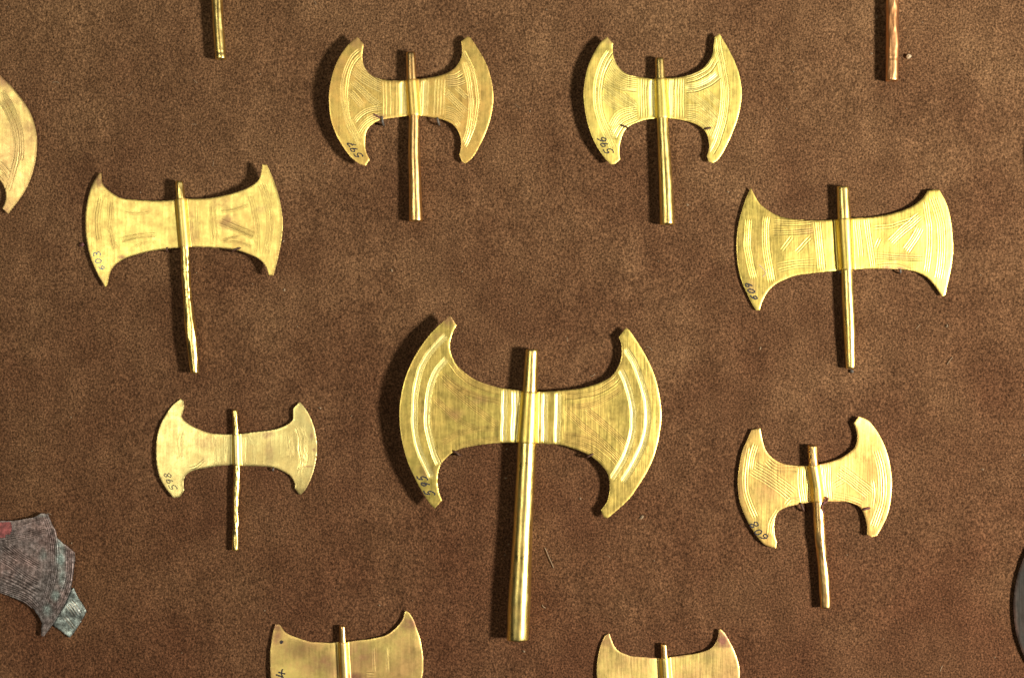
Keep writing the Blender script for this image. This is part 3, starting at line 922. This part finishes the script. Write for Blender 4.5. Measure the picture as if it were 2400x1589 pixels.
# --- pinkish axe with only one wing in the picture
rh = [(-430,435),(-320,430),(-220,410),(-130,360),(-92,280),(-85,200),(-98,112,1),(-62,55,1),(0,112),(60,170),(130,245),(200,330),(260,420),(305,510),(335,610),(352,720),(352,820),
      (340,930),(310,1050),(270,1160),(210,1270),(130,1380),(75,1455,1),(20,1398,1),(50,1320),(52,1250),(40,1200),(0,1130),(-80,1060),(-180,1010),(-300,988),(-430,985)]
lh = [(-860 - p[0], *p[1:]) for p in rh[1:-1]][::-1]
aleft = Axe('pinkish gold double axe without number, engraved with thin arcs, beside axe 603', (0, 150), 4.1286, rh + lh,
    [(-445,200,90),(-430,440,95),(-425,985,115),(-415,1900,140)],
    'rose', 'orange_shaft', z=(10, 10, 13, 10), ltone=0.4, k=7, seed=93, wave=1.5,
    bands=[([(5,255),(80,370),(140,490),(180,600),(195,720),(200,850),(185,950)], 3, 5.5, D2), ([(0,340),(70,450),(120,560),(150,680),(160,800),(150,930),(110,1080),(60,1240)], 3, 5.5, D2),
           ([(-20,950),(30,1000),(95,1080)], 3, 7, D2), ([(-30,1040),(20,1080),(65,1140)], 3, 6, D2)],
    stains=[(40,150,100,80,.7),(150,300,120,120,.4),(90,1400,80,90,.7),(230,380,40,60,.3),(300,640,60,160,.35)])

# --- shafts that hang in from above, with their blades beyond the frame
def small_axe(label, cx, top, scale, mat, smat, shaft, seed, z=(12, 12, 12, 12), lift=0.0, rings=(), h=2.5, crumple=0.3):
    base = [(322,95,1),(260,150),(200,230),(155,320),(125,420),(108,530),(110,640),(125,740),(160,840),(210,930),(265,1005),(330,1060),(383,1080,1),(415,1030,1),
     (385,960),(380,890),(390,820),(420,775),(470,740),(540,718),(620,706),(710,700),(800,700),(870,706),(960,718),(1020,740),(1065,775),(1100,830),(1112,890),
     (1108,950),(1098,988,1),(1118,1040,1),(1145,1058,1),(1200,1010),(1255,920),(1305,810),(1340,700),(1358,590),(1355,480),(1330,360),(1290,260),(1240,175),(1190,100),
     (1163,82,1),(1112,122,1),(1120,180),(1115,240),(1085,300),(1040,345),(980,375),(900,395),(800,410),(700,418),(610,424),(520,418),(450,398),(400,360),(370,310),(360,240),(370,150,1)]
    out = [((p[0] - 734) * scale + cx, (p[1] - 82) * scale + top, *p[2:]) for p in base]
    bands = [([((a - 734) * scale + cx, (b - 82) * scale + top) for a, b in pts], 3, 4.6, D2) for pts in (
        [(345,190),(245,330),(208,530),(245,750),(345,935)], [(1125,190),(1220,400),(1240,600),(1180,860),(1140,940)],
        [(540,430),(545,560),(550,700)], [(930,400),(930,560),(930,700)], [(285,440),(490,630)], [(990,500),(1160,670)])]
    return Axe(label, (0, 0), 1.0, out, shaft, mat, smat, z=z, k=6, seed=seed, lift=lift, bands=bands, rings=rings, h=h, crumple=crumple)


atl = small_axe('gold double axe whose yellow shaft has a nicked ring at its end', 500, -420, 0.30, 'yellow', 'gold_shaft',
    [(497, -385, 20), (500, -318, 22), (503, -230, 24), (509, 0, 26.2), (512.7, 69, 25.4), (518.3, 140, 25.6)], 103, lift=6, rings=[(126, 1.1)])
atr = small_axe('copper red double axe with a pale crumb beside its shaft end', 2090, -400, 0.31, 'copper', 'copper',
    [(2092, -370, 22), (2092, -296, 25), (2091, -205, 27), (2090.8, 0, 29.5), (2091.5, 112, 30.8), (2090, 192, 29.6)], 113, lift=5, rings=[(140, 0.5)], crumple=0.55)
aru = small_axe('unnumbered gold double axe with one wing towards axe 609', 2614, 215, 0.306, 'yellow', 'gold_shaft',
    [(2612, 255, 22), (2614, 318, 24), (2618, 405, 26), (2624, 650, 32)], 123, z=(24, 24, 12, 12))
ars = small_axe('dull grey silver double axe with one wing towards axe 608', 2642, 1216, 0.42, 'silver', 'silver',
    [(2640, 1265, 30), (2642, 1355, 32), (2646, 1478, 38), (2650, 1800, 44)], 133, z=(9, 9, 12, 12))

# --- broken bronze axe, two torn sheets
abz = Axe('broken grey bronze axe with torn double sheet and a red mark', (0, 1170), 4.354,
    [(-460,238),(-250,232),(-100,222),(0,216),(80,218),(180,212),(270,195),(350,180),(430,137,1),(495,150,1),(520,210),(550,275),(575,320,1),(582,380,1),(640,440),(690,475),(768,540,1),
     (768,620),(755,740),(738,850),(730,900),(700,980),(650,1090),(590,1190),(530,1290),(445,1400,1),(418,1385,1),(430,1260,1),(395,1190,1),(340,1120),(260,1065),(160,1015),(80,980),
     (0,955),(-120,930),(-280,915),(-460,910),(-650,925),(-800,960,1),(-860,900,1),(-920,940,1),(-990,700,1),(-960,520,1),(-900,300,1),(-820,330,1),(-760,240,1),(-650,240)],
    [(-470,150,70),(-460,240,90),(-455,910,100),(-450,1000,95),(-445,1500,95)],
    'bronze', 'bronze', z=(12, 12, 14, 13), ltone=-0.6, k=7, seed=143, wave=2.0,
    bands=[([(470,150),(520,280),(550,430),(560,580),(540,760),(500,920),(440,1100),(390,1180)], 5, 4.4, D2),
           ([(720,500),(725,640),(710,780),(680,900),(620,1040),(540,1180),(440,1330)], 4, 4.8, D2, 0.5),
           ([(140,250),(260,235),(430,180)], 3, 4, D1), ([(0,410),(150,385),(300,355),(480,310)], 4, 4.4, D2), ([(0,440),(120,420),(230,395)], 2, 4, D2),
           ([(80,460),(200,560),(330,640),(430,700)], 4, 4.2, D2), ([(0,480),(120,560),(200,610)], 3, 4.4, D2), ([(0,600),(140,690),(280,790),(400,860)], 3, 4.4, D2),
           ([(0,905),(150,950),(300,1020),(390,1110)], 5, 4.4, D2), ([(0,780),(180,850),(400,980)], 4, 7, D1)],
    stains=[(620,560,50,200,.9),(570,980,50,60,1.0),(490,1130,50,70,.8),(640,800,40,120,.6),(440,560,40,60,.4),(430,160,60,20,.5)],
    group=None, name='broken_axe')


def sheet(axe, name, outline, zlev, mat, stains=()):
    """extra torn sheet belonging to an axe, thin solid with a rough upper face"""
    pol = spline([(*axe.conv(p[0], p[1]), *p[2:]) for p in outline], True, 2.0)
    keep = (axe.outline, axe.Z, axe.x0, axe.x1, axe.y0, axe.y1, axe.root)
    axe.outline = pol
    axe.x0, axe.x1, axe.y0, axe.y1 = pol[:, 0].min(), pol[:, 0].max(), pol[:, 1].min(), pol[:, 1].max()
    axe.Z = zlev
    o = axe.make_blade([([(690,1050),(760,1130),(800,1200)], 4, 6, D2), ([(640,1180),(720,1270),(760,1330)], 2, 6, D1)], stains, mat, 1.6)
    o.name = name
    axe.outline, axe.Z, axe.x0, axe.x1, axe.y0, axe.y1, axe.root = keep
    return o


sheet(abz, 'back_sheet', [(745,905,1),(790,1000),(830,1060),(880,1145,1),(820,1250),(745,1370,1),(705,1415,1),(640,1365),(590,1330),(530,1285,1),(480,1180,1),(600,960,1)],
      lambda x, y: 5.5 + 0.02 * (np.asarray(x) - 150) + 1.2 * vnoise(np.asarray(x) / 16, np.asarray(y) / 22, 5), M['patina'])
def qb(*p):
    return [abz.conv(*c) for c in p]
abz.ribbon('red_mark', [qb((-90,255),(20,250),(118,245)), qb((-90,285),(20,280),(125,275)), qb((-90,315),(20,310),(122,305)),
                        qb((-90,345),(20,340),(112,335)), qb((-90,375),(-10,372),(60,368))], 8.2, M['red'], up=0.9)


# ------------------------------------------------------------------ mounting pins and thread
def pin(axe, x0, y0, x1, y1, rad, mat, label):
    """rod that starts in the suede below the edge and hooks over the sheet"""
    ax, ay = axe.conv(x0, y0); bx, by = axe.conv(x1, y1)
    zb = float(axe.Z(np.array([bx]), np.array([by]))[0])
    za = max(zb, float(axe.Z(np.array([ax]), np.array([ay]))[0])) if False else zb
    tube('mounting_pin', [(ax, ay, -2), (ax, ay, zb * 0.7), (ax + (bx - ax) * .2, ay + (by - ay) * .2, zb + rad * 1.0), (bx, by, zb + rad * 0.75)], rad, mat,
         label, 'pin', 'pins holding the axes')


pin(a595, 515, 1042, 468, 1005, 2.6, M['pin'], 'dark pin below the inked wing of the largest axe 595')
pin(a595, 1348, 1056, 1395, 1030, 2.6, M['pin'], 'slanting brown pin on the uninked wing of the largest axe 595')
pin(a597, 520, 765, 514, 708, 2.8, M['pin_grey'], 'grey pin under the inked wing of axe 597')
pin(a597, 945, 762, 932, 712, 2.8, M['pin_grey'], 'grey pin under the uninked wing of axe 597')
pin(a597, 505, 722, 448, 690, 1.8, M['thread'], 'red brown pin lying on the inked wing of axe 597')
pin(a596, 462, 795, 400, 772, 2.2, M['pin'], 'brown pin at the inked wing of densely engraved axe 596')
pin(a596, 1040, 802, 1092, 790, 2.4, M['pin'], 'brown pin at the uninked wing of densely engraved axe 596')
pin(a603, 1090, 668, 1155, 645, 2.6, M['pin'], 'long dark pin at the uninked wing of axe 603')
pin(a603, 652, 668, 655, 640, 2.2, M['pin'], 'small dark pin at the inked wing of axe 603 near its shaft')
pin(a609, 872, 755, 872, 735, 2.4, M['pin_grey'], 'small pin beside the shaft of axe 609')
pin(a609, 1332, 752, 1328, 722, 2.2, M['pin_grey'], 'small pin under the uninked wing of axe 609')
pin(a598, 1178, 752, 1186, 728, 2.2, M['pin_grey'], 'small grey pin under the uninked wing of axe 598')
pin(a608, 570, 770, 545, 710, 2.8, M['pin'], 'dark pin under the inked wing of axe 608')
pin(a608, 1000, 760, 1055, 746, 2.8, M['thread'], 'red brown pin hooked on the uninked wing of axe 608')

# thread knot at the socket of 608
kx, ky = a608.conv(725, 690)
kz = a608.zc + 6
tp = [a608.conv(*c) for c in ((700,720),(715,690),(728,668),(745,678),(738,698),(715,706),(695,722),(692,745),(702,768),(712,782))]
tz = [float(a608.Z(np.array([p[0]]), np.array([p[1]]))[0]) for p in tp]
tz = [z + 1.8 for z in tz[:6]] + [a608.zs + a608.rmax * 0.9 + 1.0, a608.zs + a608.rmax * 0.95 + 1, a608.zs + a608.rmax * 0.8 + 1, a608.zs + a608.rmax * 0.5 + 1]
tube('thread', [(p[0], p[1], z) for p, z in zip(tp, tz)], 1.9, M['thread'], 'purple brown thread knotted at the socket of axe 608', 'thread')


# ------------------------------------------------------------------ dust, crumb and fibres
def pebble(name, x, y, r, mat, seed, label=None, cat=None, squash=0.7):
    rs = random.Random(seed)
    verts, faces = [], []
    n, m = 9, 6
    for i in range(m + 1):
        ph = math.pi * i / m
        for j in range(n):
            th = 2 * math.pi * j / n
            k = r * (1 + rs.uniform(-.32, .32))
            verts.append((k * math.sin(ph) * math.cos(th) * S, k * math.sin(ph) * math.sin(th) * S, (r * squash + k * squash * math.cos(ph)) * S))
    for i in range(m):
        for j in range(n):
            w = (j + 1) % n
            faces.append((i * n + j, (i + 1) * n + j, (i + 1) * n + w, i * n + w))
    o = new_mesh(name, verts, faces, mat)
    o.location = ((x - W / 2) * S, (H / 2 - y) * S, -0.8 * S)
    if label:
        tag(o, label, cat)
    return o


pebble('crumb', 2129, 133, 6.0, M['crumb'], 4, 'pale crumb lying beside the copper red shaft end', 'crumb', 0.8)
pebble('bead', 1995.5, 870, 4.5, M['pin_grey'], 6, 'small shiny bead at the shaft end of axe 609', 'bead', 0.9)
pebble('clay_lump', 193, 574, 5.5, M['thread'], 8, 'small brown lump touching the inked wing of axe 603', 'lump', 0.8)
tube('fibre', [(1276, 1282, 1.5), (1281, 1291, 3), (1285, 1302, 3.5), (1292, 1317, 3), (1298, 1331, 1.5)], 1.0, M['lint'], 'pale straight fibre lying beside the shaft of axe 595', 'fibre')
tube('fibre', [(1270, 1416, 1), (1274, 1422, 2.5), (1279, 1424, 1)], 0.9, M['lint'], 'short curled fibre near the shaft end of axe 595', 'fibre')
tube('fibre', [(2219, 855, 1), (2226, 844, 2.5), (2233, 836, 1)], 0.8, M['lint'], 'short tan fibre near the shaft end of axe 609', 'fibre')


def make_dust():
    rs = np.random.RandomState(12)
    verts, faces = [], []
    spots = [(666, 679, 3.2), (1360, 1168, 2.6), (697, 765, 1.9), (1228, 1526, 3.0), (664, 565, 3), (918, 634, 3), (2219, 764, 4.0), (1782, 816, 2.6), (1706, 450, 2.2),
             (1611, 480, 2.6), (620, 1430, 2), (166, 978, 2), (889, 1418, 1.8), (1188, 1052, 2.0), (1186, 1120, 2.2), (1192, 1275, 1.8), (1184, 1300, 2), (2055, 40, 2.6), (2043, 126, 2.2),
             (1504, 1212, 4), (750, 956, 2.4), (1985, 1300, 2), (2303, 1100, 2)]
    for _ in range(70):
        spots.append((rs.uniform(0, W), rs.uniform(0, H), rs.uniform(0.8, 1.7)))
    for x, y, r in spots:
        b = len(verts)
        cx, cy = (x - W / 2), (H / 2 - y)
        a0 = rs.uniform(0, 6.28)
        el = rs.uniform(1, 1.7)
        for q in range(6):
            th = q * math.pi / 3
            rr = r * rs.uniform(.7, 1.2)
            u, v = rr * math.cos(th) * el, rr * math.sin(th)
            verts.append(((cx + u * math.cos(a0) - v * math.sin(a0)) * S, (cy + u * math.sin(a0) + v * math.cos(a0)) * S, 0.1 * S))
        verts.append((cx * S, cy * S, (0.6 + r * 0.9) * S))
        for q in range(6):
            faces.append((b + q, b + (q + 1) % 6, b + 6))
    # hair-thin fibres
    for _ in range(26):
        x, y = rs.uniform(0, W) - W / 2, rs.uniform(0, H) - H / 2
        a = rs.uniform(0, 6.28); da = rs.uniform(-.5, .5)
        ln = rs.uniform(6, 20); w = rs.uniform(.3, .6)
        b = len(verts)
        for k in range(5):
            verts.append(((x - math.sin(a) * w) * S, (y + math.cos(a) * w) * S, (0.6 + 1.2 * math.sin(k * .78)) * S))
            verts.append(((x + math.sin(a) * w) * S, (y - math.cos(a) * w) * S, (0.6 + 1.2 * math.sin(k * .78)) * S))
            x += math.cos(a) * ln / 4; y += math.sin(a) * ln / 4; a += da
        for k in range(4):
            faces.append((b + 2 * k, b + 2 * k + 1, b + 2 * k + 3, b + 2 * k + 2))
    o = new_mesh('dust', verts, faces, M['lint'], smooth=False)
    o['kind'] = 'stuff'
    o['label'] = 'pale dust specks and lint scattered on the suede'
    o['category'] = 'dust'


make_dust()
